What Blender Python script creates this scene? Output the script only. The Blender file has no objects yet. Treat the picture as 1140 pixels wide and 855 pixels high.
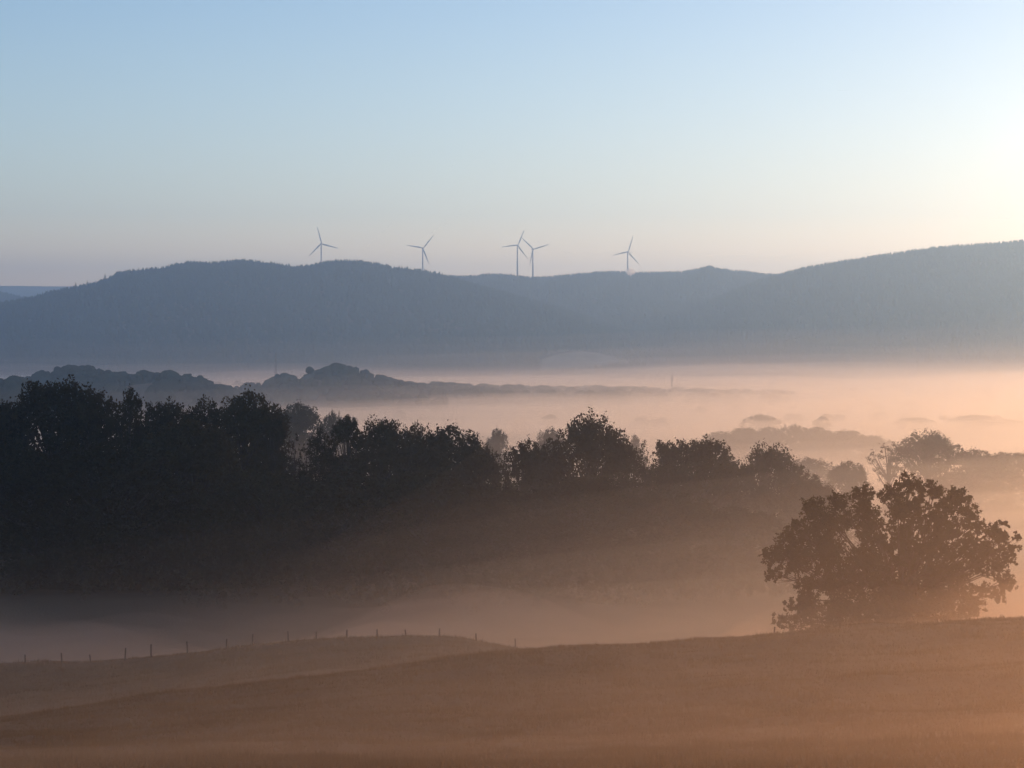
import bpy, bmesh, math, random
import numpy as np
from mathutils import Vector, Matrix

random.seed(7)
S = bpy.context.scene
COL = S.collection
R = math.radians

# ------------------------------------------------------------------ frame of reference
F = 2571.0          # focal length in pixels of the 1140 px wide photograph
YH = 360.0          # row of the level horizon
CX = 570.0
CAM_Z = 0.0         # eye height is the origin; the valley lies below it


def zof(py, d):
    return (YH - py) / F * d


def at(px, py, d):
    return Vector(((px - CX) / F * d, d, zof(py, d)))


# ------------------------------------------------------------------ noise in numpy
def _hash(ix, iy, seed):
    h = (ix.astype(np.int64) * 374761393 + iy.astype(np.int64) * 668265263 + seed * 1442695041) & 0xFFFFFFFF
    h = ((h ^ (h >> 13)) * 1274126177) & 0xFFFFFFFF
    h = h ^ (h >> 16)
    return (h & 0xFFFF) / 65535.0 * 2 - 1


def vnoise(x, y, seed=0):
    ix = np.floor(x); iy = np.floor(y)
    fx = x - ix; fy = y - iy
    fx = fx * fx * fx * (fx * (6 * fx - 15) + 10); fy = fy * fy * fy * (fy * (6 * fy - 15) + 10)
    a = _hash(ix, iy, seed); b = _hash(ix + 1, iy, seed)
    c = _hash(ix, iy + 1, seed); d = _hash(ix + 1, iy + 1, seed)
    return (a * (1 - fx) + b * fx) * (1 - fy) + (c * (1 - fx) + d * fx) * fy


def fbm(x, y, seed=0, octaves=4):
    r = 0; amp = 1.0; t = 0
    for k in range(octaves):
        r = r + amp * vnoise(x, y, seed + 17 * k); t += amp
        x = x * 2.03 + 3.1; y = y * 2.03 + 1.7; amp *= 0.5
    return r / t


def sstep(a, b, x):
    t = np.clip((x - a) / (b - a), 0, 1)
    return t * t * (3 - 2 * t)


# ------------------------------------------------------------------ the lie of the land
COLS = {   # column of the picture: (distance, height)
    -600: [(0, -1.6), (25, -5.3), (42, -8.30), (60, -10.65), (80, -14.6), (92, -17.0), (110, -20.2), (130, -23.6), (160, -27.4), (190, -30.2), (218, -32.4), (235, -35.0), (260, -38.2), (285, -37.4), (310, -35), (340, -33), (420, -36), (520, -42), (700, -50), (1000, -58)],
    0: [(0, -1.6), (25, -5.3), (42, -8.30), (60, -11.10), (80, -14.2), (95, -16.4), (110, -19.3), (130, -23.2), (160, -27.4), (190, -30.2), (218, -32.15), (235, -34.8), (260, -38.2), (285, -37.4), (310, -35), (340, -33), (420, -36), (520, -42), (700, -50), (1000, -58)],
    140: [(0, -1.6), (25, -5.3), (42, -8.25), (60, -11.05), (80, -14.0), (100, -16.3), (115, -19.0), (135, -22.9), (160, -26.4), (190, -29.4), (216, -31.6), (235, -34.6), (260, -38.2), (285, -37.6), (310, -35), (340, -33), (420, -36), (520, -42), (700, -50), (1000, -58)],
    320: [(0, -1.6), (25, -5.3), (42, -8.19), (60, -10.95), (80, -13.6), (105, -16.05), (120, -18.8), (140, -22.3), (170, -25.4), (200, -28.0), (215, -29.3), (232, -32.3), (260, -37.4), (285, -37.4), (310, -35.5), (340, -34), (420, -37), (520, -43), (700, -50), (1000, -58)],
    500: [(0, -1.6), (25, -5.3), (42, -8.12), (60, -10.85), (80, -13.3), (110, -15.9), (125, -18.3), (150, -22.4), (180, -25.2), (205, -27.4), (222, -30.5), (250, -36.5), (285, -37.8), (310, -36.5), (340, -35), (420, -38), (520, -43), (700, -50), (1000, -58)],
    640: [(0, -1.6), (25, -5.3), (42, -8.08), (60, -10.75), (80, -13.2), (115, -16.05), (132, -19.2), (155, -23.0), (185, -27.2), (210, -31.0), (250, -36.5), (285, -38), (310, -37), (340, -36), (420, -38.5), (520, -43), (700, -50), (1000, -58)],
    860: [(0, -1.6), (25, -5.3), (42, -8.00), (60, -10.55), (80, -12.8), (118, -15.8), (135, -18.4), (152, -21.4), (190, -28.0), (250, -36.5), (285, -38), (310, -38), (340, -37.5), (420, -39.5), (520, -43), (700, -50), (1000, -58)],
    1140: [(0, -1.6), (25, -5.3), (42, -7.90), (60, -10.35), (80, -12.2), (118, -15.05), (135, -17.5), (152, -20.6), (190, -27.2), (250, -36.5), (285, -38.4), (310, -38.5), (340, -38.5), (420, -40), (520, -43), (700, -50), (1000, -58)],
    1800: [(0, -1.6), (25, -5.3), (42, -7.90), (60, -9.85), (80, -11.6), (118, -14.2), (135, -16.5), (152, -19.4), (190, -26), (250, -36), (285, -38.4), (310, -38.5), (340, -38.5), (420, -40), (520, -43), (700, -50), (1000, -58)],
}
_pxs = np.arange(-600, 1801, 20.0)
_ds = np.concatenate([np.arange(0, 420, 2.5), np.arange(420, 1001, 10)])
_keys = sorted(COLS)
_prof = np.array([np.interp(_ds, [p[0] for p in COLS[k]], [p[1] for p in COLS[k]]) for k in _keys])
_tab = np.array([np.interp(_pxs, _keys, _prof[:, j]) for j in range(len(_ds))]).T      # px, d


def _smooth(a, axis, n):
    k = np.hanning(n + 2)[1:-1]; k /= k.sum()
    pad = [(0, 0), (0, 0)]; pad[axis] = (n // 2, n // 2)
    return np.apply_along_axis(lambda v: np.convolve(v, k, 'valid'), axis, np.pad(a, pad, mode='edge'))


_tab = _smooth(_smooth(_tab, 0, 11), 1, 7)


def near_h(px, d):
    d = np.clip(d, 0, 1000); px = np.clip(px, -600, 1799.9)
    j = np.interp(d, _ds, np.arange(len(_ds))); j0 = np.minimum(j.astype(int), len(_ds) - 2); fj = j - j0
    i = (px + 600) / 20.0; i0 = np.minimum(i.astype(int), len(_pxs) - 2); fi = i - i0
    return ((_tab[i0, j0] * (1 - fi) + _tab[i0 + 1, j0] * fi) * (1 - fj)
            + (_tab[i0, j0 + 1] * (1 - fi) + _tab[i0 + 1, j0 + 1] * fi) * fj)


FLOOR = [(0, -58), (1000, -58), (1500, -69), (2000, -80), (3000, -94), (4000, -104), (6000, -106), (14000, -110)]
# wooded rises in the valley: (column, distance, half width in columns, half depth m, height of the ground there)
RISES = [(85, 2100, 75, 170, zof(422, 2100)), (185, 2000, 85, 160, zof(426, 2000)), (365, 2300, 95, 200, zof(422, 2300)),
         (470, 2450, 80, 200, zof(441, 2450)), (560, 2500, 100, 200, zof(445, 2500)), (10, 1700, 45, 130, zof(432, 1700)),
         (-120, 2000, 140, 200, zof(418, 2000)), (860, 900, 120, 110, zof(536, 900)), (720, 2600, 120, 200, zof(452, 2600))]
# ridges: crest distance, foot distance, [(column, row of the tree tops)]
LEFT_RIDGE = (5000, 4150, [(-900, 330), (-400, 345), (-120, 345), (0, 335), (35, 329), (55, 323), (80, 318), (100, 314), (120, 308), (130, 301), (150, 298), (180, 296), (195, 292), (210, 289), (235, 290), (270, 287), (300, 290), (330, 294), (345, 293), (358, 290), (370, 288), (400, 288), (430, 293), (450, 296), (475, 299), (490, 302), (510, 308), (560, 322), (640, 345), (740, 378), (830, 402), (1000, 415), (2200, 415)])
MID_RIDGE = (6200, 4600, [(-900, 380), (0, 360), (200, 320), (330, 306), (420, 303), (500, 306), (530, 306), (545, 304), (570, 305), (590, 308), (610, 307), (630, 305), (660, 302), (690, 301), (696, 302), (700, 306), (704, 305), (708, 302), (740, 302), (760, 301), (778, 298), (790, 295), (800, 298), (830, 301), (850, 304), (866, 304), (900, 310), (1000, 330), (1200, 380), (2200, 400)])
RIGHT_RIDGE = (5300, 4250, [(-900, 415), (560, 415), (650, 390), (740, 352), (800, 328), (850, 308), (865, 304), (875, 301), (900, 295), (935, 289), (970, 284), (1010, 278), (1050, 273), (1090, 270), (1140, 266), (1200, 262), (1300, 266), (1450, 262), (1700, 280), (2200, 300)])
SMALL_RIDGE = (7200, 6400, [(-900, 330), (-300, 318), (-120, 316), (-40, 320), (0, 325), (32, 331), (70, 342), (120, 360), (2200, 390)])
FAR_RIDGE = (11000, 9600, [(-900, 322), (-200, 318), (0, 318), (85, 319), (200, 326), (400, 330), (2200, 335)])
RIDGES = [LEFT_RIDGE, MID_RIDGE, RIGHT_RIDGE, SMALL_RIDGE, FAR_RIDGE]
TREE_TOP = {id(LEFT_RIDGE): 15, id(MID_RIDGE): 15, id(RIGHT_RIDGE): 15, id(SMALL_RIDGE): 8, id(FAR_RIDGE): 0}


def height(x, y):
    x = np.asarray(x, float); y = np.asarray(y, float)
    d = np.maximum(y, 0)
    px = x / np.maximum(y, 40.0) * F + CX
    near = near_h(px, d) + np.where(y < 0, -y * 0.05, 0)
    bump = fbm(x / 9.0, y / 9.0, 3, 3) * 0.34 + fbm(x / 2.1, y / 2.1, 5, 2) * 0.10
    near = near + bump * sstep(20, 60, d)
    far = np.interp(d, [p[0] for p in FLOOR], [p[1] for p in FLOOR])
    far = far + fbm(x / 400.0, y / 400.0, 9, 3) * 4.0 * sstep(900, 1500, d)
    pxw = x / np.maximum(y, 300.0) * F + CX
    w = sstep(640, 1000, d)
    z = near * (1 - w) + far * w
    for c, dd, hw, hd, top in RISES:
        base = np.interp(dd, [p[0] for p in FLOOR], [p[1] for p in FLOOR])
        if dd < 700: base = -47.0
        g = np.exp(-((pxw - c) / hw) ** 2 - ((d - dd) / hd) ** 2)
        g = g * (1 + 0.18 * fbm(x / 90.0, y / 90.0, 12, 2))
        z = np.maximum(z, z * (1 - g) + top * g)
    for rd in RIDGES:
        D0, foot, prof = rd
        top = np.interp(pxw, [p[0] for p in prof], [zof(p[1], D0) for p in prof]) - TREE_TOP[id(rd)]
        base = -106.0
        t = (d - foot) / (D0 - foot)
        up = np.where(t < 1, sstep(0, 1, t) ** 0.85, 1 - 0.9 * sstep(1, 2.4, t))
        hz = base + (top - base) * up
        gull = fbm(x / 330.0, y / 330.0, 21, 4) * 34.0 * np.clip(1 - np.abs(t - 0.5) * 2.0, 0, 1)
        z = np.maximum(z, np.where(t > 0, hz + gull * (top > base), -400))
    return z


def H(x, y):
    return float(height(np.array([x]), np.array([y]))[0])


def ground_at(px, d):
    x = (px - CX) / F * d
    return Vector((x, d, H(x, d)))


# ------------------------------------------------------------------ mesh and object helpers
def mesh_np(name, verts, faces, smooth=False):
    """verts (n,3), faces: array (m,k) or list of arrays"""
    me = bpy.data.meshes.new(name)
    if not isinstance(faces, list): faces = [faces]
    faces = [np.asarray(f, np.int64) for f in faces if len(f)]
    loops = np.concatenate([f.ravel() for f in faces])
    sizes = np.concatenate([np.full(len(f), f.shape[1]) for f in faces])
    me.vertices.add(len(verts)); me.vertices.foreach_set('co', np.asarray(verts, np.float32).ravel())
    me.loops.add(len(loops)); me.loops.foreach_set('vertex_index', loops.astype(np.int32))
    me.polygons.add(len(sizes))
    me.polygons.foreach_set('loop_start', (np.cumsum(sizes) - sizes).astype(np.int32))
    if smooth: me.polygons.foreach_set('use_smooth', np.ones(len(sizes), bool))
    me.update(calc_edges=True)
    me.validate()
    return me


def link(name, me, mat, parent=None):
    o = bpy.data.objects.new(name, me)
    if mat and len(me.materials) == 0: me.materials.append(mat)
    COL.objects.link(o)
    if parent: o.parent = parent
    return o


def tag(o, label, cat, group=None, kind=None):
    o['label'] = label; o['category'] = cat
    if group: o['group'] = group
    if kind: o['kind'] = kind
    return o


def thing(name, label, cat, loc, rotz=0, group=None, scale=(1, 1, 1)):
    o = bpy.data.objects.new(name, None); COL.objects.link(o)
    o.location = loc; o.rotation_euler = (0, 0, rotz); o.scale = scale
    o.empty_display_size = 0.5
    return tag(o, label, cat, group)


class Tubes:
    """tapered round bars collected into one mesh"""
    def __init__(self): self.v = []; self.q = []; self.t = []; self.n = 0

    def add(self, pts, radii, k=6):
        pts = [Vector(p) for p in pts]
        rings = []
        up = Vector((0.31, 0.87, 0.13))
        for i, p in enumerate(pts):
            d = (pts[min(i + 1, len(pts) - 1)] - pts[max(i - 1, 0)]).normalized()
            a = d.cross(up).normalized() if abs(d.dot(up)) < 0.97 else d.orthogonal().normalized()
            b = d.cross(a)
            rings.append(self.n)
            for j in range(k):
                w = 2 * math.pi * j / k
                self.v.append(p + (a * math.cos(w) + b * math.sin(w)) * radii[i])
            self.n += k
        for r0, r1 in zip(rings, rings[1:]):
            for j in range(k):
                self.q.append((r0 + j, r0 + (j + 1) % k, r1 + (j + 1) % k, r1 + j))
        for r, flip in ((rings[0], True), (rings[-1], False)):
            self.v.append(sum((self.v[r + j] for j in range(k)), Vector()) / k); c = self.n; self.n += 1
            for j in range(k):
                f = (r + j, r + (j + 1) % k, c)
                self.t.append(f[::-1] if flip else f)

    def build(self, name, mat, parent=None, smooth=True):
        me = mesh_np(name, np.array([tuple(p) for p in self.v]), [np.array(self.q), np.array(self.t)], smooth)
        return link(name, me, mat, parent)


# ------------------------------------------------------------------ materials
def new_mat(name):
    m = bpy.data.materials.new(name); m.use_nodes = True
    nt = m.node_tree; nt.nodes.clear()
    return m, nt, nt.nodes.new('ShaderNodeOutputMaterial')


def noise_mat(name, c0, c1, scale, rough=0.9, bump=0.0, bump_scale=None, stretch=(1, 1, 1), detail=6, spec=0.15):
    m, nt, out = new_mat(name)
    L = nt.links
    b = nt.nodes.new('ShaderNodeBsdfPrincipled'); b.inputs['Roughness'].default_value = rough
    b.inputs['Specular IOR Level'].default_value = spec
    tc = nt.nodes.new('ShaderNodeTexCoord'); mp = nt.nodes.new('ShaderNodeMapping'); mp.inputs['Scale'].default_value = stretch
    n = nt.nodes.new('ShaderNodeTexNoise'); n.inputs['Scale'].default_value = scale; n.inputs['Detail'].default_value = detail
    r = nt.nodes.new('ShaderNodeValToRGB')
    r.color_ramp.elements[0].position = 0.35; r.color_ramp.elements[1].position = 0.68
    r.color_ramp.elements[0].color = (*c0, 1); r.color_ramp.elements[1].color = (*c1, 1)
    L.new(tc.outputs['Object'], mp.inputs['Vector']); L.new(mp.outputs['Vector'], n.inputs['Vector'])
    L.new(n.outputs['Fac'], r.inputs['Fac']); L.new(r.outputs['Color'], b.inputs['Base Color'])
    if bump:
        n2 = nt.nodes.new('ShaderNodeTexNoise'); n2.inputs['Scale'].default_value = bump_scale or scale * 4; n2.inputs['Detail'].default_value = 4
        L.new(mp.outputs['Vector'], n2.inputs['Vector'])
        bp = nt.nodes.new('ShaderNodeBump'); bp.inputs['Strength'].default_value = bump; bp.inputs['Distance'].default_value = 0.15
        L.new(n2.outputs['Fac'], bp.inputs['Height']); L.new(bp.outputs['Normal'], b.inputs['Normal'])
    L.new(b.outputs['BSDF'], out.inputs['Surface'])
    return m


def leaf_mat(name, c0, c1, scale, transl=0.25):
    m, nt, out = new_mat(name)
    L = nt.links
    tc = nt.nodes.new('ShaderNodeTexCoord')
    n = nt.nodes.new('ShaderNodeTexNoise'); n.inputs['Scale'].default_value = scale; n.inputs['Detail'].default_value = 3
    oi = nt.nodes.new('ShaderNodeObjectInfo')
    r = nt.nodes.new('ShaderNodeValToRGB')
    r.color_ramp.elements[0].position = 0.3; r.color_ramp.elements[1].position = 0.7
    r.color_ramp.elements[0].color = (*c0, 1); r.color_ramp.elements[1].color = (*c1, 1)
    hv = nt.nodes.new('ShaderNodeHueSaturation')
    mr = nt.nodes.new('ShaderNodeMapRange'); mr.inputs['To Min'].default_value = 0.75; mr.inputs['To Max'].default_value = 1.25
    L.new(oi.outputs['Random'], mr.inputs['Value']); L.new(mr.outputs['Result'], hv.inputs['Value'])
    L.new(tc.outputs['Object'], n.inputs['Vector']); L.new(n.outputs['Fac'], r.inputs['Fac']); L.new(r.outputs['Color'], hv.inputs['Color'])
    d = nt.nodes.new('ShaderNodeBsdfDiffuse'); t = nt.nodes.new('ShaderNodeBsdfTranslucent'); mx = nt.nodes.new('ShaderNodeMixShader')
    mx.inputs['Fac'].default_value = transl
    L.new(hv.outputs['Color'], d.inputs['Color']); L.new(hv.outputs['Color'], t.inputs['Color'])
    L.new(d.outputs['BSDF'], mx.inputs[1]); L.new(t.outputs['BSDF'], mx.inputs[2]); L.new(mx.outputs['Shader'], out.inputs['Surface'])
    return m


def air_mat(name, color, density, aniso, absorb=(0, 0, 0)):
    m, nt, out = new_mat(name)
    v = nt.nodes.new('ShaderNodeVolumePrincipled')
    v.inputs['Color'].default_value = (*color, 1); v.inputs['Density'].default_value = density
    v.inputs['Anisotropy'].default_value = aniso; v.inputs['Absorption Color'].default_value = (*absorb, 1)
    nt.links.new(v.outputs['Volume'], out.inputs['Volume'])
    return m


M_GRASS = noise_mat('dry meadow grass', (0.045, 0.030, 0.013), (0.085, 0.055, 0.024), 0.22, 0.95, 0.8, 3.0, (1, 0.45, 1), 8)
M_BLADE = leaf_mat('grass blades', (0.06, 0.042, 0.018), (0.12, 0.08, 0.034), 0.15, 0.5)
M_LEAF = leaf_mat('oak foliage', (0.028, 0.026, 0.010), (0.060, 0.050, 0.018), 0.9, 0.22)
M_LEAFD = leaf_mat('dark foliage', (0.034, 0.026, 0.010), (0.060, 0.043, 0.017), 0.5, 0.15)
M_BARK = noise_mat('bark', (0.030, 0.022, 0.015), (0.075, 0.056, 0.040), 3.0, 0.95, 0.5, 9.0, (1, 1, 0.3))
M_FOREST = leaf_mat('hill forest', (0.026, 0.032, 0.018), (0.045, 0.048, 0.026), 0.006, 0.0)
M_WHITE = noise_mat('turbine paint', (0.55, 0.56, 0.57), (0.66, 0.67, 0.68), 0.6, 0.45, spec=0.4)
M_POST = noise_mat('weathered wood', (0.05, 0.04, 0.03), (0.12, 0.10, 0.08), 5.0, 0.9, 0.4, 20, (1, 1, 0.2))
M_STEEL = noise_mat('galvanised steel', (0.14, 0.14, 0.14), (0.24, 0.24, 0.25), 4.0, 0.6, spec=0.4)

# ------------------------------------------------------------------ the ground: one sheet out to the horizon
ang = np.concatenate([np.linspace(-180, -40, 22)[:-1], np.linspace(-40, -15, 40)[:-1], np.linspace(-15, 15, 420)[:-1], np.linspace(15, 40, 40)[:-1], np.linspace(40, 180, 22)])
rad = np.concatenate([np.array([1.0]), np.linspace(5, 50, 20), np.linspace(51, 135, 150), np.linspace(136, 300, 130), np.geomspace(303, 1100, 70), np.geomspace(1120, 4200, 70), np.linspace(4230, 6500, 110), np.geomspace(6560, 12500, 40)])
A, Rr = np.meshgrid(np.radians(ang), rad)
GX = Rr * np.sin(A); GY = Rr * np.cos(A)
GZ = height(GX, GY)
nr, na = GX.shape
idx = np.arange(nr * na).reshape(nr, na)
quads = np.stack([idx[:-1, :-1], idx[:-1, 1:], idx[1:, 1:], idx[1:, :-1]], -1).reshape(-1, 4)
me = mesh_np('ground', np.stack([GX, GY, GZ], -1).reshape(-1, 3), quads, True)
tag(link('ground', me, M_GRASS), 'rolling brown meadow falling into the misty valley and up to the hills', 'ground', kind='structure')
bpy.data.objects['ground']['kind'] = 'structure'

# ------------------------------------------------------------------ leaves
def leaf_quads(cent, size, rng, flat=0.0):
    n = len(cent)
    a = rng.normal(size=(n, 3)); a /= np.linalg.norm(a, axis=1, keepdims=True)
    b = rng.normal(size=(n, 3)); b -= (b * a).sum(1, keepdims=True) * a; b /= np.linalg.norm(b, axis=1, keepdims=True)
    s = size * rng.uniform(0.6, 1.3, (n, 1))
    v = np.stack([cent - a * s * 0.62, cent + b * s * 0.42 - a * s * 0.05, cent + a * s * 0.62, cent - b * s * 0.42 + a * s * 0.08], 1).reshape(-1, 3)
    q = np.arange(4 * n).reshape(n, 4)
    return v, q


def blob_points(c, r, n, rng, squash=0.8, inner=0.35, per=22, spread=0.13, outer=0.98):
    """points in a lumpy ball, most of them towards its skin, gathered in twigs"""
    k = max(3, n // per)
    d = rng.normal(size=(k, 3)); d /= np.linalg.norm(d, axis=1, keepdims=True)
    rr = r * (inner + (outer - inner) * rng.uniform(0, 1, (k, 1)) ** 0.55)
    tw = np.array(c) + d * rr * np.array([1, 1, squash])
    p = tw[rng.integers(0, k, n)] + rng.normal(size=(n, 3)) * r * spread
    return p


# ------------------------------------------------------------------ kinds of tree (unit: metres, base at the origin)
def tree_kind(seed, h, w, n_leaf, leaf, low=0.12, n_blob=26, dome=1.0, spire=False, gaps=0.0, mat=None):
    rng = np.random.default_rng(seed)
    blobs = []
    for i in range(n_blob):
        th = rng.uniform(0, 2 * math.pi)
        r = w * rng.uniform(0.11, 0.19) * (0.8 if spire else 1)
        if spire:
            s = (i + .5) / n_blob; zz = h * (low + (1 - low) * s)
            q = w / 2 * max(0.08, (1 - s) ** .8) * rng.uniform(.3, .7); zz = min(zz, h - r * .7)
        elif i % 5 < 3:                                    # the dome
            ro = rng.uniform(0.0, 1.0) ** 0.6
            q = ro * w / 2 * 0.86
            zz = h * (0.40 + 0.60 * math.sqrt(1 - (ro * .97) ** 2) ** dome) - r * .78 - abs(rng.normal()) * .03 * h
        else:                                              # the flanks down to the ground
            q = w / 2 * rng.uniform(0.45, 0.86); zz = h * rng.uniform(low + .02, 0.5)
        blobs.append((q * math.cos(th), q * math.sin(th), zz, r))
    for i in range(12):
        blobs.append((rng.normal() * w * .13, rng.normal() * w * .13, h * (0.15 + 0.055 * i), w * 0.21))
    top = max(range(len(blobs)), key=lambda i: blobs[i][2] + blobs[i][3])
    tot = sum(b[3] ** 2 for b in blobs)
    pts = np.concatenate([blob_points(b[:3], b[3], max(8, int(n_leaf * b[3] ** 2 / tot * (1 if rng.uniform() > gaps else 0.25))), rng) for b in blobs])
    pts = pts[pts[:, 2] > 0.02 * h]
    v, q = leaf_quads(pts, leaf, rng)
    crown = mesh_np('crown', v, q); crown.materials.append(mat or M_LEAFD)
    T = Tubes()
    tr = 0.018 * h + 0.012 * w
    lean = rng.normal(size=2) * 0.03 * h
    stem = [(0, 0, -0.6), (lean[0] * .2, lean[1] * .2, h * .2), (lean[0] * .6, lean[1] * .6, h * .5), (lean[0], lean[1], h * .85)]
    T.add(stem, [tr * 1.25, tr, tr * .65, tr * .15], 8)
    for b in blobs:
        z0 = max(0.12 * h, min(0.7 * h, b[2] * 0.62))
        p0 = Vector((lean[0] * z0 / h, lean[1] * z0 / h, z0)); p2 = Vector(b[:3])
        p1 = p0.lerp(p2, 0.5) + Vector((0, 0, -0.06 * (p2 - p0).length))
        T.add([p0, p1, p2], [tr * .38, tr * .24, tr * .06], 5)
    tm = mesh_np('trunk', np.array([tuple(p) for p in T.v]), [np.array(T.q), np.array(T.t)], True); tm.materials.append(M_BARK)
    return crown, tm, h, w


KINDS = {
    'dome': tree_kind(11, 20, 15, 24000, 0.33, 0.02, 60),
    'broad': tree_kind(12, 20, 18, 26000, 0.35, 0.02, 66, 0.8),
    'lumpy': tree_kind(13, 20, 14, 22000, 0.33, 0.02, 44, 1.0, gaps=.04),
    'tall': tree_kind(14, 22, 11, 20000, 0.31, 0.02, 50, 1.0),
    'ragged': tree_kind(15, 20, 13, 16000, 0.31, 0.02, 44, 1.2, gaps=.15),
    'oak': tree_kind(16, 20, 16, 24000, 0.33, 0.02, 56, 0.7, gaps=.05),
    'sparse': tree_kind(17, 18, 9, 4500, 0.26, 0.04, 30, 1.1, gaps=.4),
    'spire': tree_kind(18, 22, 7, 2200, 0.42, 0.05, 30, spire=True),
}
# nothing here is in reach of the camera until it is placed
rot_rng = random.Random(3)


def place_tree(kind, label, px, top, wpx, d, group, name='broadleaf_tree', cat='tree', sink=0.3):
    crown, trunk, h, w = KINDS[kind]
    g = ground_at(px, d)
    hh = zof(top, d) - g.z
    ww = wpx / F * d * (1.5 if d < 400 else 1.2)
    sc = (ww / w, ww / w, hh / h)
    e = thing(name, label, cat, (g.x, g.y, g.z - sink * 0), rot_rng.uniform(0, 6.28), group, sc)
    for n, m in (('crown', crown), ('trunk', trunk)):
        o = bpy.data.objects.new(n, m); COL.objects.link(o); o.parent = e
    return e


BELT = 'trees of the dark belt across the middle of the valley'
TREES = [
    # kind, column, row of the top, width, distance, label
    ('lumpy', 0, 441, 62, 335, 'black tree cut off by the left edge of the photo'),
    ('broad', 58, 419, 104, 340, 'tallest broad dome of the black trees at the far left'),
    ('dome', 106, 428, 66, 338, 'black crown sloping down from the tallest dome on the left'),
    ('ragged', 143, 429, 52, 330, 'ragged black crown ending the first high group on the left'),
    ('broad', 180, 443, 66, 345, 'low flat black crown in the dip between the two high groups on the left'),
    ('lumpy', 226, 439, 60, 342, 'black crown rising against the left flank of the smooth round dome'),
    ('dome', 274, 431, 78, 338, 'large smooth round black dome standing over the step down in the tree line'),
    ('tall', 303, 462, 34, 332, 'narrow dark crown on the right shoulder of the large round dome'),
    ('sparse', 324, 477, 26, 335, 'thin see-through treetop in the notch right of the large round dome'),
    ('sparse', 340, 486, 34, 335, 'lowest thin treetop in the notch before the middle tree group'),
    ('ragged', 360, 474, 44, 330, 'ragged brown tree leaning out of the left end of the middle group'),
    ('tall', 388, 460, 44, 332, 'pointed brown crown topping the left end of the middle group'),
    ('broad', 424, 463, 66, 336, 'flat-topped brown crown in the middle group'),
    ('lumpy', 468, 467, 50, 338, 'knobbly brown crown between the flat-topped one and the rounded one'),
    ('dome', 500, 469, 72, 332, 'rounded brown crown sloping away at the right end of the middle group'),
    ('oak', 537, 492, 44, 334, 'low brown crown under the pale round tree in the mist'),
    ('sparse', 557, 497, 30, 336, 'open twiggy treetop at the lowest point left of the tallest brown oak'),
    ('dome', 584, 486, 52, 336, 'small rounded brown crown left of the tallest brown oak'),
    ('lumpy', 614, 488, 44, 338, 'brown crown hugging the left foot of the tallest brown oak'),
    ('oak', 654, 459, 80, 336, 'tallest brown oak standing clear above the centre of the belt'),
    ('ragged', 697, 489, 44, 340, 'low ragged crown just right of the tallest brown oak'),
    ('sparse', 716, 484, 24, 344, 'spindly twigs poking up right of the tallest brown oak'),
    ('tall', 740, 488, 38, 346, 'slim brown crown on the left side of the wide hazy mound'),
    ('broad', 776, 485, 84, 348, 'wide hazy brown mound-shaped crown in the right half of the belt'),
    ('dome', 814, 507, 54, 352, 'lower hazy crown sloping right from the wide mound'),
    ('oak', 856, 492, 58, 356, 'bushy hazy crown sticking up near the right end of the belt'),
    ('dome', 893, 524, 62, 362, 'soft pale-brown crown sinking into mist at the right end of the belt'),
    ('lumpy', 928, 546, 58, 372, 'last and faintest crown of the belt beside the big lone tree'),
    # nearer row, lower
    ('dome', 34, 500, 100, 312, 'low black tree in front of the far left dome'),
    ('oak', 118, 492, 110, 310, 'low black tree in front of the ragged crown on the left'),
    ('dome', 208, 462, 92, 318, 'rounded black tree standing in front of the dip on the left'),
    ('broad', 296, 522, 96, 312, 'low dark tree in front of the notch in the tree line'),
    ('oak', 386, 522, 104, 312, 'low brown tree in front of the pointed crown of the middle group'),
    ('dome', 470, 520, 100, 312, 'low brown tree in front of the knobbly crown of the middle group'),
    ('oak', 556, 540, 104, 314, 'low brown tree in front of the open twiggy treetop'),
    ('broad', 648, 528, 110, 316, 'low brown tree in front of the tallest brown oak'),
    ('oak', 736, 544, 104, 318, 'low brown tree in front of the slim crown and the wide mound'),
    ('dome', 816, 562, 96, 322, 'low misty tree in front of the right end of the belt'),
]
for kind, px, top, w, d, lab in TREES:
    place_tree(kind, lab, px, top, w, d, BELT)

rng = np.random.default_rng(77)
n = 900
bpx = rng.uniform(-30, 930, n); bd = rng.uniform(296, 350, n) + np.clip(bpx - 500, 0, 500) * .03
bx = (bpx - CX) / F * bd
bz = height(bx, bd)
cl = [blob_points((bx[i], bd[i], bz[i] + rng.uniform(.8, 5.5)), rng.uniform(1.6, 3.2), 75, rng) for i in range(n)]
v, q = leaf_quads(np.concatenate(cl), 0.55, rng)
tag(link('undergrowth', mesh_np('undergrowth', v, q), M_LEAFD), 'dark thicket filling the foot of the tree belt', 'thicket', kind='stuff')

n = 1000
bpx = rng.uniform(-40, 905, n); bd = rng.uniform(348, 366, n) + np.clip(bpx - 500, 0, 500) * .03
bx = (bpx - CX) / F * bd
bz = height(bx, bd)
cl = [blob_points((bx[i], bd[i], bz[i] + rng.uniform(1, 13.0 if bpx[i] < 320 else 11.0)), rng.uniform(1.8, 3.4), 80, rng) for i in range(n)]
v, q = leaf_quads(np.concatenate(cl), 0.55, rng)
tag(link('undergrowth', mesh_np('undergrowth', v, q), M_LEAFD), 'dark young growth closing the gaps behind the tree belt', 'thicket', kind='stuff')

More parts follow.
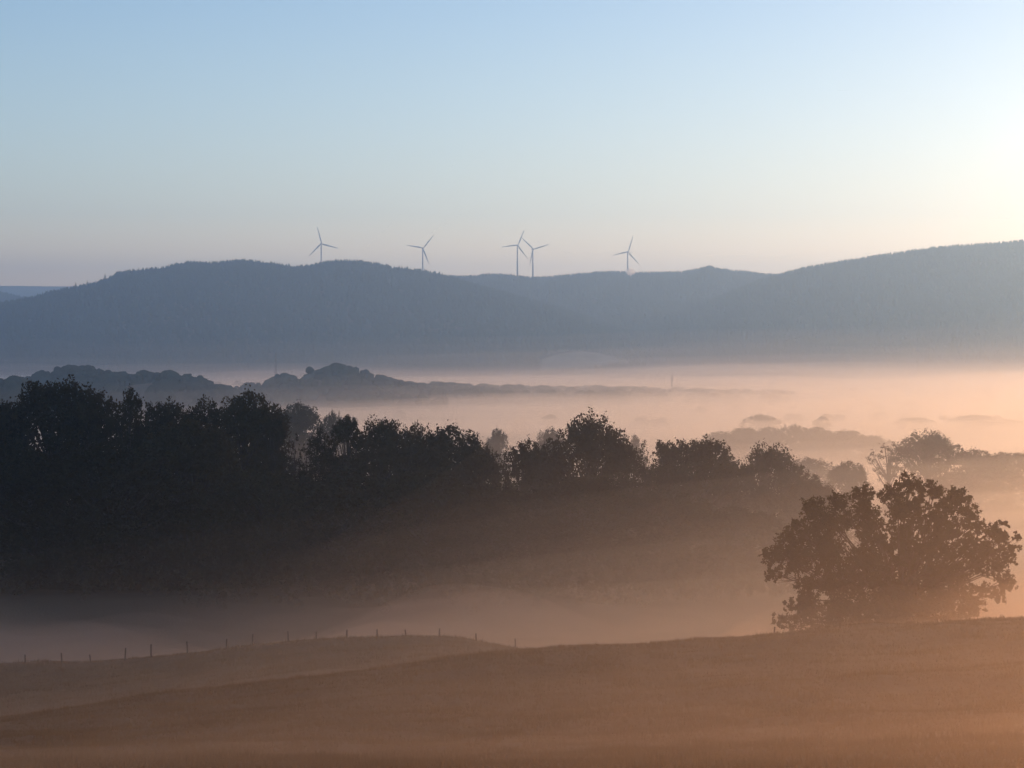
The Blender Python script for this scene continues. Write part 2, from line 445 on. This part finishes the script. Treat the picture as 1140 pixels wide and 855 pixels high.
MIST = 'pale trees standing in the valley mist'
MISTY = [
    ('oak', 1036, 479, 78, 520, 'dense misty tree with a flattish top behind the big lone tree'),
    ('sparse', 986, 488, 46, 500, 'feathery bare-armed tree left of the dense misty tree'),
    ('dome', 1082, 499, 84, 540, 'misty crown sloping down right of the dense misty tree'),
    ('broad', 1128, 502, 80, 560, 'broad misty crown at the right edge above the big lone tree'),
    ('dome', 944, 511, 46, 470, 'small round misty tree above the left shoulder of the big lone tree'),
    ('lumpy', 902, 508, 64, 560, 'faint crown between the belt and the small round misty tree'),
    ('dome', 334, 446, 70, 640, 'pale round tree seen over the notch right of the large black dome'),
    ('lumpy', 372, 455, 30, 660, 'small pale tree right of the round one over the notch'),
    ('dome', 555, 475, 28, 620, 'single pale round tree floating in mist above the low brown crowns'),
    ('lumpy', 614, 474, 36, 600, 'pale tree showing behind the left side of the tallest brown oak'),
    ('ragged', 706, 483, 26, 600, 'pale wisp of a tree behind the spindly twigs'),
    ('dome', 800, 479, 50, 880, 'left end tree of the pale wood above the belt'),
    ('broad', 826, 475, 50, 890, 'second pale tree from the left end of the pale wood'),
    ('dome', 854, 474, 44, 900, 'pale tree in the middle of the pale wood, under the far mound'),
    ('lumpy', 882, 471, 44, 900, 'slightly taller tree right of the middle of the pale wood'),
    ('dome', 908, 474, 44, 905, 'pale tree left of the right end of the pale wood'),
    ('broad', 940, 478, 56, 900, 'pale low tree at the right end of the pale wood'),
    ('broad', 972, 484, 50, 880, 'pale tree sloping off the right end of the pale wood'),
    ('oak', 846, 461, 40, 1250, 'far pale mound-shaped tree rising over the pale wood'),
    ('tall', 915, 463, 20, 1250, 'tiny far pointed tree right of the pale mound'),
    ('lumpy', 1018, 464, 40, 1400, 'far ghostly tree above the feathery bare-armed tree'),
    ('dome', 1086, 461, 46, 1400, 'larger far ghostly tree above the right hand misty crowns'),
    ('lumpy', 1122, 466, 40, 1450, 'far ghostly tree nearest the right edge'),
]
for kind, px, top, w, d, lab in MISTY:
    place_tree(kind, lab, px, top, w, d, MIST)

# ------------------------------------------------------------------ the big lone tree
LD = 150.0
BL = [(715,215,30),(770,225,36),(800,255,34),(742,250,34),(705,180,30),(650,370,44),(600,365,40),(680,280,36),(570,420,40),(690,390,40),(500,290,36),(615,300,26),(100,410,45),(95,490,35),(150,285,32),(180,350,58),(190,440,58),(270,210,50),(290,300,66),(260,400,66),(360,190,45),(370,265,58),(350,370,56),(330,450,52),(455,160,48),(462,240,58),(452,335,38),(430,420,56),(640,110,48),(590,150,46),(700,130,34),(565,225,42),(640,215,54),(560,290,34),(760,140,42),(850,160,44),(800,190,36),(885,225,48),(740,305,46),(820,310,54),(900,310,52),(775,385,56),(850,400,58),(932,270,24),(935,380,46),(1000,310,38),(1042,270,22),(1050,340,38),(1000,400,46),(1085,400,38),(1100,335,24),(1112,430,26),(1040,470,42),(1060,530,40),(1012,580,32),(960,450,44),(525,370,40),(515,455,52),(630,320,32),(655,445,50),(585,500,52),(715,450,52),(560,560,64),(680,550,64),(455,510,56),(375,530,56),(300,530,56),(225,545,46),(190,600,38),(150,620,38),(112,680,38),(180,690,48),(250,640,56),(330,620,56),(420,620,64),(520,640,66),(620,640,66),(720,620,66),(800,560,64),(800,480,54),(880,500,54),(880,590,54),(930,560,34),(935,640,40),(850,660,56),(750,690,56),(650,710,56),(540,710,56),(430,700,56),(330,700,56),(250,710,46)]
g0 = ground_at(1002, LD)
rng = np.random.default_rng(5)
lone = thing('oak_tree', 'big lone spreading tree on the near field crest at the right', 'tree', g0)
T = Tubes()
base = Vector((0, 0, 0))
stems = []
for k, (dx, dy, dz) in enumerate([(-1.9, 0.4, 3.9), (0.1, -0.3, 4.6), (1.6, 0.5, 3.8), (-0.6, 1.0, 4.4), (0.9, -0.9, 4.2)]):
    e = Vector((dx, dy, dz)); stems.append(e)
    T.add([base + Vector((dx * .06, dy * .06, -0.6)), base + Vector((dx * .25, dy * .25, 1.2)), e * .6, e], [.34, .25, .16, .09], 8)
pts = []
sizes = []
for (X, Y, r) in BL:
    px = 840 + X / 3.8; py = 510 + Y / 3.8
    p = at(px, py, LD) - g0
    rr = r / 3.8 / F * LD
    # how deep the crown is at this place
    ex = (X - 590) / 560.0; ez = (Y - 430) / 380.0
    deep = 6.0 * math.sqrt(max(0.05, 1 - min(1, ex * ex + ez * ez)))
    for rep in range(2 if deep > 2.5 else 1):
        yy = rng.uniform(-deep, deep) * 0.85
        q = Vector((p.x * (1 + yy / LD), yy, p.z + yy / LD * (p.z + g0.z)))
        n = int(600 * (r / 50.0) ** 2) + 50
        pts.append(blob_points(q, rr * 1.0, n, rng, 0.9, 0.0, 17, 0.11, 1.2))
        s = min(stems, key=lambda e: (e - q).length)
        m = s.lerp(q, .5) + Vector((rng.normal() * .2, rng.normal() * .2, -.12 * (q - s).length))
        if q.z > 2.2 and rng.uniform() < .6:
            T.add([s, m, q], [.075, .045, .015], 5)
            for b in range(3):
                t = q + Vector(rng.normal(size=3) * rr * 0.7); T.add([m.lerp(q, .6), t], [.03, .008], 4)
        else:
            s0 = Vector((q.x * .25, q.y * .25, max(.3, q.z * .5))); T.add([s0, s0.lerp(q, .5) + Vector((0, 0, .2)), q], [.07, .05, .015], 5)
P = np.concatenate(pts)
gz = height(P[:, 0] + g0.x, P[:, 1] + g0.y) - g0.z
P = P[P[:, 2] > gz + 0.05]
v, q = leaf_quads(P, 0.14, rng)
link('crown', mesh_np('crown', v, q), M_LEAF, lone)
T.build('trunk', M_BARK, lone)

# ------------------------------------------------------------------ wire fence along the crest of the second field
fence = thing('wire_fence', 'thin wooden post and wire fence along the left field crest', 'fence', ground_at(160, 217))
fx = fence.location.copy()
posts = [(28, 738, 10), (69, 739, 12), (101, 738, 9), (139, 737, 14), (168, 733, 15), (209, 726, 14), (252, 721, 12), (281, 718, 13), (321, 713, 12), (352, 710, 9), (386, 708, 9), (420, 706, 9), (452, 705, 9), (489, 704, 11), (530, 705, 9), (574, 708, 12)]
prng = random.Random(9)
tops = []
for px, py, hp in posts:
    d = float(np.interp(px, [0, 140, 320, 500, 640], [217, 215, 214, 206, 196]))
    g = ground_at(px, d) - fx
    hgt = hp / F * d
    lean = Vector((prng.uniform(-.1, .1), prng.uniform(-.05, .05), hgt))
    t = Tubes(); t.add([g + Vector((0, 0, -.3)), g + lean * .5, g + lean], [.075, .07, .06], 7)
    t.build('post', M_POST, fence)
    tops.append((g, lean))
for k in range(3):
    t = Tubes()
    t.add([g + l * (.35 + .27 * k) + Vector((0, -.07, 0)) for g, l in tops], [.004] * len(tops), 4)
    t.build('wire', M_STEEL, fence)
g = ground_at(862, 121)
t = Tubes(); t.add([Vector((0, 0, -.25)), Vector((.01, 0, .2)), Vector((.02, 0, .42))], [.05, .048, .042], 8)
o = t.build('fence_post', M_POST); o.location = g
tag(o, 'short single wooden stake on the crest left of the big lone tree', 'post')

# ------------------------------------------------------------------ wind turbines on the hills
def turbine(label, px, hub_row, ang0, d=6200, yaw=R(14)):
    hub = at(px, hub_row, d)
    g = H(hub.x, d) - 1.0
    hh = hub.z - g
    e = thing('wind_turbine', label, 'wind turbine', (hub.x, d, g), yaw, 'wind turbines on the ridge')
    t = Tubes(); t.add([(0, 0, 0), (0, 0, hh * .5), (0, 0, hh - 1.6)], [2.5, 2.0, 1.4], 16); t.build('tower', M_WHITE, e)
    t = Tubes(); t.add([(0, -3.0, hh), (0, -2.4, hh), (0, 3, hh + .1), (0, 7.5, hh + .2), (0, 8, hh + .2)], [1.3, 1.9, 2.1, 1.7, 1.0], 12); t.build('nacelle', M_WHITE, e)
    t = Tubes(); t.add([(0, -6.0, hh), (0, -5.4, hh), (0, -4.2, hh), (0, -3.1, hh)], [.2, 1.0, 1.6, 1.7], 14); t.build('hub', M_WHITE, e)
    L = 45.0
    for k in range(3):
        a = R(ang0 + 120 * k)
        r_ = np.array([1.0, 4, 9, 16, 26, 36, 43, L]); ch = np.array([1.9, 2.2, 3.8, 3.3, 2.5, 1.8, 1.2, .3]); th = np.array([1.9, 1.7, 1.0, .8, .55, .4, .25, .08])
        tw = np.radians(np.array([20, 18, 14, 9, 5, 2, 0, 0]))
        vs = []; kk = 10
        for i in range(len(r_)):
            for j in range(kk):
                w = 2 * math.pi * j / kk
                cx = math.cos(w) * ch[i] / 2 + (ch[i] * .18); cy = math.sin(w) * th[i] / 2
                X = cx * math.cos(tw[i]) - cy * math.sin(tw[i]); Y = cx * math.sin(tw[i]) + cy * math.cos(tw[i])
                x2 = X * math.cos(a) + r_[i] * math.sin(a); z2 = -X * math.sin(a) + r_[i] * math.cos(a)
                vs.append((x2, Y - 4.4 - r_[i] * .015, z2 + hh))
        qs = [(i * kk + j, i * kk + (j + 1) % kk, (i + 1) * kk + (j + 1) % kk, (i + 1) * kk + j) for i in range(len(r_) - 1) for j in range(kk)]
        fs = [np.array(qs), np.array([list(range(kk))[::-1], list(range((len(r_) - 1) * kk, len(r_) * kk))])]
        link('blade', mesh_np('blade', np.array(vs), fs, True), M_WHITE, e)
    return e


turbine('wind turbine over the rounded summit of the left hill', 357.6, 271.3, -15, 5900)
turbine('wind turbine on the right slope of the left hill, its blade pointing left', 470.6, 276.3, 39, 6100)
turbine('taller wind turbine, left one of the close pair over the saddle', 576.0, 273.0, 23)
turbine('wind turbine with raised V of blades, right one of the close pair over the saddle', 593.2, 277.4, 73)
turbine('wind turbine standing alone behind the low knoll nearest the right hill', 698.8, 280.5, 17)


# ------------------------------------------------------------------ masts in the valley
def mast(label, px, top, d):
    g = ground_at(px, d)
    h = zof(top, d) - g.z
    e = thing('lattice_mast', label, 'mast', g, 0.4, 'lattice masts in the valley')
    T = Tubes(); s0, s1 = 1.0, .45
    n = 12
    for sx, sy in ((1, 1), (1, -1), (-1, -1), (-1, 1)):
        T.add([(sx * s0, sy * s0, -1), (sx * s1, sy * s1, h)], [.12, .09], 5)
    for k in range(n):
        za, zb = h * k / n, h * (k + 1) / n
        ra = s0 + (s1 - s0) * k / n; rb = s0 + (s1 - s0) * (k + 1) / n
        for (ax, ay), (bx, by) in (((1, 1), (-1, 1)), ((-1, 1), (-1, -1)), ((-1, -1), (1, -1)), ((1, -1), (1, 1))):
            T.add([(ax * ra, ay * ra, za), (bx * rb, by * rb, zb)], [.06, .06], 4)
    T.build('lattice', M_STEEL, e)
    T = Tubes(); T.add([(0, 0, h), (0, 0, h + 2.0)], [.08, .04], 5); T.build('antenna', M_STEEL, e)


mast('thin mast beside the left wooded rise below the left hill', 307, 393, 2350)
mast('thin faint mast over the bright mist right of centre', 748, 419, 2450)


# ------------------------------------------------------------------ woods too far off to count
def crown_mass(name, label, centres, sizes, mat, seed, cone=False):
    """many little crowns in one mesh"""
    rng = np.random.default_rng(seed)
    n = len(centres)
    if cone:
        k = 6; lev = [(0.0, .95), (0.28, 1.0), (0.30, .62), (0.62, .62), (0.64, .36), (1.0, 0.03)]
    else:
        k = 7; lev = [(0.0, .55), (0.2, .95), (0.5, 1.0), (0.76, .84), (0.93, .5), (1.0, .12)]
    rings = []
    w0 = rng.uniform(0, 6.28, n)
    for (zz, rr) in lev:
        for j in range(k):
            a = w0 + 2 * math.pi * j / k
            jit = rng.uniform(.72, 1.25, n)
            rings.append(np.stack([centres[:, 0] + np.cos(a) * sizes[:, 0] * rr * jit, centres[:, 1] + np.sin(a) * sizes[:, 0] * rr * jit,
                                   centres[:, 2] + sizes[:, 1] * (zz + rng.uniform(-.05, .05, n) * (0 < zz < 1))], -1))
    V = np.stack(rings, 1)                        # n, rings*k, 3
    per = V.shape[1]
    q = []
    for l in range(len(lev) - 1):
        for j in range(k):
            q.append((l * k + j, l * k + (j + 1) % k, (l + 1) * k + (j + 1) % k, (l + 1) * k + j))
    q = np.array(q)
    Q = (np.arange(n)[:, None, None] * per + q[None]).reshape(-1, 4)
    o = link(name, mesh_np(name, V.reshape(-1, 3), Q), mat)
    return tag(o, label, 'woodland', kind='stuff')


rng = np.random.default_rng(44)


def scatter(n, px0, px1, d0, d1, cond=None):
    px = rng.uniform(px0, px1, n); d = np.sqrt(rng.uniform(d0 ** 2, d1 ** 2, n))
    x = (px - CX) / F * d
    z = height(x, d)
    c = np.stack([x, d, z], -1)
    if cond is not None: c = c[cond(px, d, z)]
    return c


def woods(name, label, n, px0, px1, d0, d1, r, h, mat, seed, cone=False, cond=None):
    c = scatter(n, px0, px1, d0, d1, cond)
    m = len(c)
    s = np.stack([rng.uniform(.65, 1.3, m) * r, rng.uniform(.6, 1.2, m) * h], -1)
    c[:, 2] -= h * .15
    if not cone:                       # every crown is a handful of lumps
        parts_c, parts_s = [c], [s]
        for k_ in range(5):
            o_ = np.stack([rng.normal(size=m) * r * .55, rng.normal(size=m) * r * .55, rng.uniform(.25, .62, m) * h], -1)
            parts_c.append(c + o_); parts_s.append(s * np.array([[.36, .42]]) * rng.uniform(.7, 1.2, (m, 1)))
        c = np.concatenate(parts_c); s = np.concatenate(parts_s)
    return crown_mass(name, label, c, s, mat, seed, cone)


meadow = lambda px, d, z: ~((np.abs(px - 662) < 62) & (np.abs(d - 4420 - (px - 662) * 1.6) < 75))
woods('hill_forest', 'dark conifer forest covering the hills below the wind turbines', 52000, -160, 1330, 4180, 5400, 5.0, 15, M_FOREST, 61, True, meadow)
woods('saddle_forest', 'forest on the farther ridge between the two hills', 14000, 330, 930, 5400, 6260, 5.2, 16, M_FOREST, 62, True)
woods('small_hill_forest', 'forest on the small pale hill at the left edge', 2500, -160, 110, 6700, 7260, 6, 12, M_FOREST, 63, True)
RW = [('low dark wood at the left edge beyond the black trees', 10, 1700, 50, 130, 9, 13), ('wooded knoll behind the tallest black dome', 85, 2100, 75, 190, 8, 12),
      ('longer wooded rise left of the thin mast', 185, 2000, 90, 180, 8, 12), ('largest wooded rise, right of the thin mast', 365, 2300, 105, 220, 9, 13),
      ('lower wooded rise trailing off to the right of the largest one', 470, 2450, 80, 220, 8, 15), ('faint wooded rise under the saddle of the hills', 560, 2500, 110, 220, 8, 15),
      ('faintest wooded rise around the right hand mast', 720, 2600, 130, 220, 8, 14)]
for i, (lab, c, d, hw, hd, r, h) in enumerate(RW):
    woods('distant_wood', lab, 420 if i < 4 else 620, c - hw * 1.25, c + hw * 1.25, d - hd * 1.1, d + hd * 1.1, r, h, M_FOREST, 70 + i, False,
          lambda px, d, z: fbm(px / 16.0, d / 130.0, 77, 3) > -.12)
woods('valley_trees', 'hedges and woods half sunk in the far valley mist', 600, -100, 1240, 1500, 3900, 6, 9.5, M_FOREST, 90, False,
      lambda px, d, z: fbm(px / 60.0, d / 260.0, 31, 3) > 0.12)

# the pale clearing on the hill flank and the wisp on the saddle
M_PALE = noise_mat('pale stubble', (0.20, 0.18, 0.12), (0.30, 0.27, 0.18), 0.02, 0.95)
cu = np.linspace(-1, 1, 30); cv = np.linspace(0, 1, 14)
V_, U_ = np.meshgrid(cv, cu, indexing='ij')
cpx = 662 + U_ * 62
cd_ = 4420 + (cpx - 662) * 1.6 + (V_ - .5) * 150 * (1 - .5 * U_ ** 2)
cx_ = (cpx - CX) / F * cd_
cz_ = height(cx_, cd_) + 1.5
ii = np.arange(cx_.size).reshape(cx_.shape)
tag(link('hillside_meadow', mesh_np('hillside_meadow', np.stack([cx_, cd_, cz_], -1).reshape(-1, 3), np.stack([ii[:-1, :-1], ii[:-1, 1:], ii[1:, 1:], ii[1:, :-1]], -1).reshape(-1, 4), True), M_PALE), 'pale clearing on the lower flank of the hills', 'field', kind='structure')

# spruces standing clear on the skyline of the left hill
for px, hp, lab in ((84, 9, 'single spruce lowest on the left skyline of the left hill'), (97, 8, 'middle one of three single spruces on the left hill skyline'), (117, 10, 'tall spruce just below the forest edge on the left hill skyline')):
    g = ground_at(px, 4985)
    hh = (hp + 2) / F * 4985
    crown, trunk, h0, w0 = KINDS['spire']
    e = thing('spruce_tree', lab, 'tree', g, px, 'single spruces on the skyline', (1.6, 1.6, hh / h0))
    for n_, m_ in (('crown', crown), ('trunk', trunk)):
        o = bpy.data.objects.new(n_, m_); COL.objects.link(o); o.parent = e

# ------------------------------------------------------------------ grass on the two field crests
def grass(name, label, n, px0, px1, d0, d1, hgt, seed):
    r2 = np.random.default_rng(seed)
    px = r2.uniform(px0, px1, n); d = r2.uniform(d0, d1, n)
    x = (px - CX) / F * d
    keep = fbm(x / 1.3, d / 3.0, 8, 3) > -0.6
    x = x[keep]; d = d[keep]; n = len(x)
    z = height(x, d)
    b = np.stack([x, d, z - .02], -1)
    w = r2.uniform(.012, .03, (n, 1)); th = r2.uniform(0, 3.14, n)
    dirv = np.stack([np.cos(th), np.sin(th), 0 * th], -1) * w
    tip = b + np.stack([r2.normal(size=n) * .05, r2.normal(size=n) * .05, hgt * r2.uniform(.35, 1.2, n) * (1 + .9 * sstep(.12, .4, fbm(x / 1.1, d / 2.2, 88, 3)))], -1)
    v = np.stack([b - dirv, b + dirv, tip], 1).reshape(-1, 3)
    o = link(name, mesh_np(name, v, np.arange(3 * n).reshape(n, 3)), M_BLADE)
    tag(o, label, 'grass', kind='stuff')


grass('meadow_grass', 'short dry grass on the near field and its crest', 210000, -60, 1210, 34, 124, .12, 101)
grass('crest_grass', 'short dry grass on the farther field along the fence', 60000, -40, 700, 160, 224, .2, 102)

# ------------------------------------------------------------------ air
def box(name, lo, hi, mat):
    v = np.array([(x, y, z) for z in (lo[2], hi[2]) for y in (lo[1], hi[1]) for x in (lo[0], hi[0])])
    f = np.array([(0, 2, 3, 1), (4, 5, 7, 6), (0, 1, 5, 4), (2, 6, 7, 3), (0, 4, 6, 2), (1, 3, 7, 5)])
    return link(name, mesh_np(name, v, f), mat)


HAZE = air_mat('blue morning haze', (0.44, 0.70, 1.0), 1.6e-4, 0.74)
tag(box('haze', (-13000, -13000, -125), (13000, 13000, 320), HAZE), 'thin blue morning haze filling the whole valley', 'haze', kind='stuff')

FOGB = [(0, -24), (60, -24), (110, -25.5), (150, -30), (200, -35), (260, -36), (340, -37), (420, -39), (520, -43), (700, -50), (1000, -58), (1500, -69), (2000, -80), (3000, -94), (4000, -104), (4600, -106), (14000, -108)]


def fog_layer(name, label, off, far, density, und, bottom, seed, color=(.96, .86, .74), aniso=.74, y0=40, y1=4700, tilt=0):
    ys = np.concatenate([np.linspace(y0, 400, 50), np.geomspace(408, y1, 60)])
    us = np.linspace(-1, 1, 61)
    Y, U = np.meshgrid(ys, us, indexing='ij')
    X = U * (150 + Y * .66)
    Z = np.interp(Y, [p[0] for p in FOGB], [p[1] for p in FOGB]) + np.interp(Y, [0, 300, 800, 1500, 4000], [off, off, off * 1.5, off * 1.35, far]) + tilt * np.tanh(X / Y * F / 570 * .9) * (1 + np.minimum(Y, 1200) / 2500) * np.where(X < 0, 1.0, sstep(120, 300, Y))
    sc = 24 + Y * .10
    Z = Z + und * fbm(X / sc, np.log(Y) * 9.0, seed, 3) * (0.6 + Y / 800.0).clip(0, 5.5)
    n, m = X.shape
    top = np.stack([X, Y, Z], -1).reshape(-1, 3); bot = top.copy(); bot[:, 2] = np.interp(bot[:, 1], [p[0] for p in FOGB], [p[1] for p in FOGB]) - 16 + bottom - .06*np.abs(bot[:,0])*0
    bot[:, 2] = np.minimum(bot[:, 2], -118 + bottom)
    ii = np.arange(n * m).reshape(n, m); o2 = n * m
    q = np.stack([ii[:-1, :-1], ii[:-1, 1:], ii[1:, 1:], ii[1:, :-1]], -1).reshape(-1, 4)
    per = np.concatenate([ii[0, :-1], ii[:-1, -1], ii[-1, :0:-1], ii[:0:-1, 0]])
    nx = np.roll(per, -1)
    side = np.stack([per, nx, nx + o2, per + o2], -1)
    me = mesh_np(name, np.concatenate([top, bot]), np.concatenate([q, (q + o2)[:, ::-1], side]), True)
    bm = bmesh.new(); bm.from_mesh(me); bmesh.ops.recalc_face_normals(bm, faces=bm.faces); bm.to_mesh(me); bm.free()
    o = link(name, me, air_mat(name, color, density, aniso))
    return tag(o, label, 'fog', kind='stuff')


fog_layer('valley_fog', 'last faint breath of fog reaching up the foot of the hills', 28, 84, 4.0e-5, 3.5, .5, 7, tilt=12)
fog_layer('valley_fog', 'faint topmost sheet of fog under the hills', 22, 54, 9.0e-5, 3.5, 0, 1, tilt=10)
fog_layer('valley_fog', 'highest thin veil of the morning fog', 17, 32, 2.4e-4, 3.5, -1, 2, tilt=9)
fog_layer('valley_fog', 'thin upper veil of the morning fog', 13, 20, 6.5e-4, 3.5, -2, 3, tilt=8)
fog_layer('valley_fog', 'middle of the morning fog', 8, 14, 1.1e-3, 3.2, -3, 4, tilt=6)
fog_layer('valley_fog', 'lower thick morning fog pooled along the valley', 4.5, 7, 2.4e-3, 2.8, -4, 5, tilt=3.0)
fog_layer('valley_fog', 'densest ground fog lying in the hollows', 1, 3, 4.0e-3, 2.2, -5, 6)


def mist_bank(name, label, y0, y1, xh, thick, density, seed, crest=False, xc=0.0, fade=None, thin=False, aniso=.86, ny=60, nx=60, sc=14.0, color=(.95, .69, .51)):
    ys = np.linspace(y0, y1, ny); us = np.linspace(-1, 1, nx)
    Y, U = np.meshgrid(ys, us, indexing='ij')
    X = U * (xh * .4 + xh * .6 * (Y - y0) / (y1 - y0)) + xc
    gz = height(X, Y)
    tt = np.interp((Y - y0) / (y1 - y0), [p[0] for p in thick], [p[1] for p in thick]) * (1 - U ** 8)
    if fade: tt = tt * (1 - sstep(fade[0], fade[1], X / np.maximum(Y, 20) * F + CX))
    if thin: tt = tt * (.5 + .5 * sstep(0, 900, X / np.maximum(Y, 10) * F + CX))
    if crest: tt = tt * (1 - .72 * sstep(70, 95, Y) * sstep(150, 900, X / np.maximum(Y, 20) * F + CX))
    tt = tt * (1 + 1.9 * fbm(X / sc, Y / sc * .8, seed, 3)).clip(.1, 1.55)
    top = np.stack([X, Y, gz + .05 + tt], -1).reshape(-1, 3); bot = np.stack([X, Y, gz - 1.2], -1).reshape(-1, 3)
    n, m = X.shape
    ii = np.arange(n * m).reshape(n, m); o2 = n * m
    q = np.stack([ii[:-1, :-1], ii[:-1, 1:], ii[1:, 1:], ii[1:, :-1]], -1).reshape(-1, 4)
    per = np.concatenate([ii[0, :-1], ii[:-1, -1], ii[-1, :0:-1], ii[:0:-1, 0]]); nx_ = np.roll(per, -1)
    side = np.stack([per, nx_, nx_ + o2, per + o2], -1)
    me = mesh_np(name, np.concatenate([top, bot]), np.concatenate([q, (q + o2)[:, ::-1], side]), True)
    bm = bmesh.new(); bm.from_mesh(me); bmesh.ops.recalc_face_normals(bm, faces=bm.faces); bm.to_mesh(me); bm.free()
    return tag(link(name, me, air_mat(name, color, density, aniso)), label, 'fog', kind='stuff')


mist_bank('field_mist', 'thin mist drifting over the near field', 3, 132, 60, [(0, .1), (.12, 1.5), (.28, 2.4), (.5, 1.9), (.68, .9), (.85, .8), (1, .1)], 0.0032, 41, crest=True, sc=11.0)
mist_bank('field_mist', 'thicker mist lying on the nearest slope below the viewer', 2, 60, 34, [(0, .3), (.2, 2.4), (.45, 2.5), (.7, 1.0), (1, .05)], 0.0112, 47, sc=8.0, thin=True)
mist_bank('hollow_mist', 'cool mist bank in the hollow between the fence crest and the tree belt', 202, 306, 95, [(0, .1), (.12, .8), (.32, 4.6), (.55, 7.0), (.8, 4.4), (1, .2)], 0.0125, 53, thin=True, sc=26.0, xc=-60, fade=(480, 940), color=(.96, .84, .78))
mist_bank('tree_mist', 'mist gathered round the foot of the big lone tree', 124, 178, 34, [(0, .1), (.15, 2.4), (.5, 3.6), (.8, 2.6), (1, .2)], 0.014, 43, sc=9.0, xc=34)

bm = bmesh.new(); bmesh.ops.create_icosphere(bm, subdivisions=3, radius=1.0)
for v_ in bm.verts:
    k_ = 1 + .25 * math.sin(v_.co.x * 5 + 1) * math.sin(v_.co.z * 4)
    v_.co = Vector((v_.co.x * 16 * k_, v_.co.y * 30, v_.co.z * 11 * k_))
me = bpy.data.meshes.new('fog_wisp'); bm.to_mesh(me); bm.free()
o = link('fog_wisp', me, air_mat('wisp', (.97, .95, .92), 0.035, 0.75)); o.location = at(702.5, 303, 6150)
tag(o, 'small bright wisp of fog on the saddle below the rightmost wind turbine', 'fog', kind='stuff')

# ------------------------------------------------------------------ light
SUN_AZ, SUN_EL = R(33), R(10.5)
sd = bpy.data.lights.new('sun', 'SUN'); sd.energy = 2.3; sd.angle = R(5.0); sd.color = (1.0, 0.545, 0.26)
so = bpy.data.objects.new('sun', sd); COL.objects.link(so)
dirv = Vector((math.sin(SUN_AZ) * math.cos(SUN_EL), math.cos(SUN_AZ) * math.cos(SUN_EL), math.sin(SUN_EL)))
so.rotation_euler = dirv.to_track_quat('Z', 'Y').to_euler(); so.location = (0, 0, 300)

W = bpy.data.worlds.new('World'); S.world = W; W.use_nodes = True
nt = W.node_tree; nt.nodes.clear()
sky = nt.nodes.new('ShaderNodeTexSky'); sky.sky_type = 'NISHITA'; sky.sun_disc = False
sky.sun_elevation = SUN_EL; sky.sun_rotation = SUN_AZ
sky.altitude = 300; sky.air_density = 1.05; sky.dust_density = 0.35; sky.ozone_density = 4.5
bg = nt.nodes.new('ShaderNodeBackground'); bg.inputs['Strength'].default_value = 0.138
wo = nt.nodes.new('ShaderNodeOutputWorld')
tc = nt.nodes.new('ShaderNodeTexCoord'); sx = nt.nodes.new('ShaderNodeSeparateXYZ'); ramp = nt.nodes.new('ShaderNodeValToRGB')
nt.links.new(tc.outputs['Generated'], sx.inputs['Vector']); nt.links.new(sx.outputs['Z'], ramp.inputs['Fac'])
ramp.color_ramp.elements[0].position = 0.0; ramp.color_ramp.elements[0].color = (2.05, 1.32, 1.0, 1)
ramp.color_ramp.elements[1].position = 0.16; ramp.color_ramp.elements[1].color = (1.12, .89, .82, 1)
for p_, c_ in ((0.031, (1.86, 1.25, 1.0, 1)), (0.047, (1.42, 1.06, .95, 1)), (0.062, (1.36, 1.03, .92, 1)), (0.11, (1.25, .96, .86, 1))):
    e_ = ramp.color_ramp.elements.new(p_); e_.color = c_
tint = nt.nodes.new('ShaderNodeMix'); tint.data_type = 'RGBA'; tint.blend_type = 'MULTIPLY'  # warm, brighter low-sky glow put into the sky colour by height
tint.inputs['Factor'].default_value = 1.0
for i_, sk in enumerate(tint.inputs):
    if sk.type == 'RGBA' and sk.name == 'A': nt.links.new(sky.outputs['Color'], sk)
    if sk.type == 'RGBA' and sk.name == 'B': nt.links.new(ramp.outputs['Color'], sk)
nt.links.new([o_ for o_ in tint.outputs if o_.type == 'RGBA'][0], bg.inputs['Color']); nt.links.new(bg.outputs['Background'], wo.inputs['Surface'])

# ------------------------------------------------------------------ camera
cd = bpy.data.cameras.new('camera'); cd.sensor_width = 36; cd.lens = 36 * F / 1140
cd.shift_y = -(427.5 - YH) / 1140
cd.clip_start = 0.3; cd.clip_end = 40000
co = bpy.data.objects.new('camera', cd); COL.objects.link(co)
co.location = (0, 0, CAM_Z); co.rotation_euler = (R(90), 0, 0)
S.camera = co

S.view_settings.view_transform = 'Standard'; S.view_settings.look = 'None'
S.view_settings.exposure = 0.34; S.view_settings.gamma = 1.0; S.view_settings.use_curve_mapping = False
S.render.engine = 'CYCLES'
C = S.cycles
C.max_bounces = 6; C.diffuse_bounces = 2; C.glossy_bounces = 1; C.transmission_bounces = 2; C.volume_bounces = 2
C.transparent_max_bounces = 24
C.use_denoising = True
C.volume_max_steps = 64
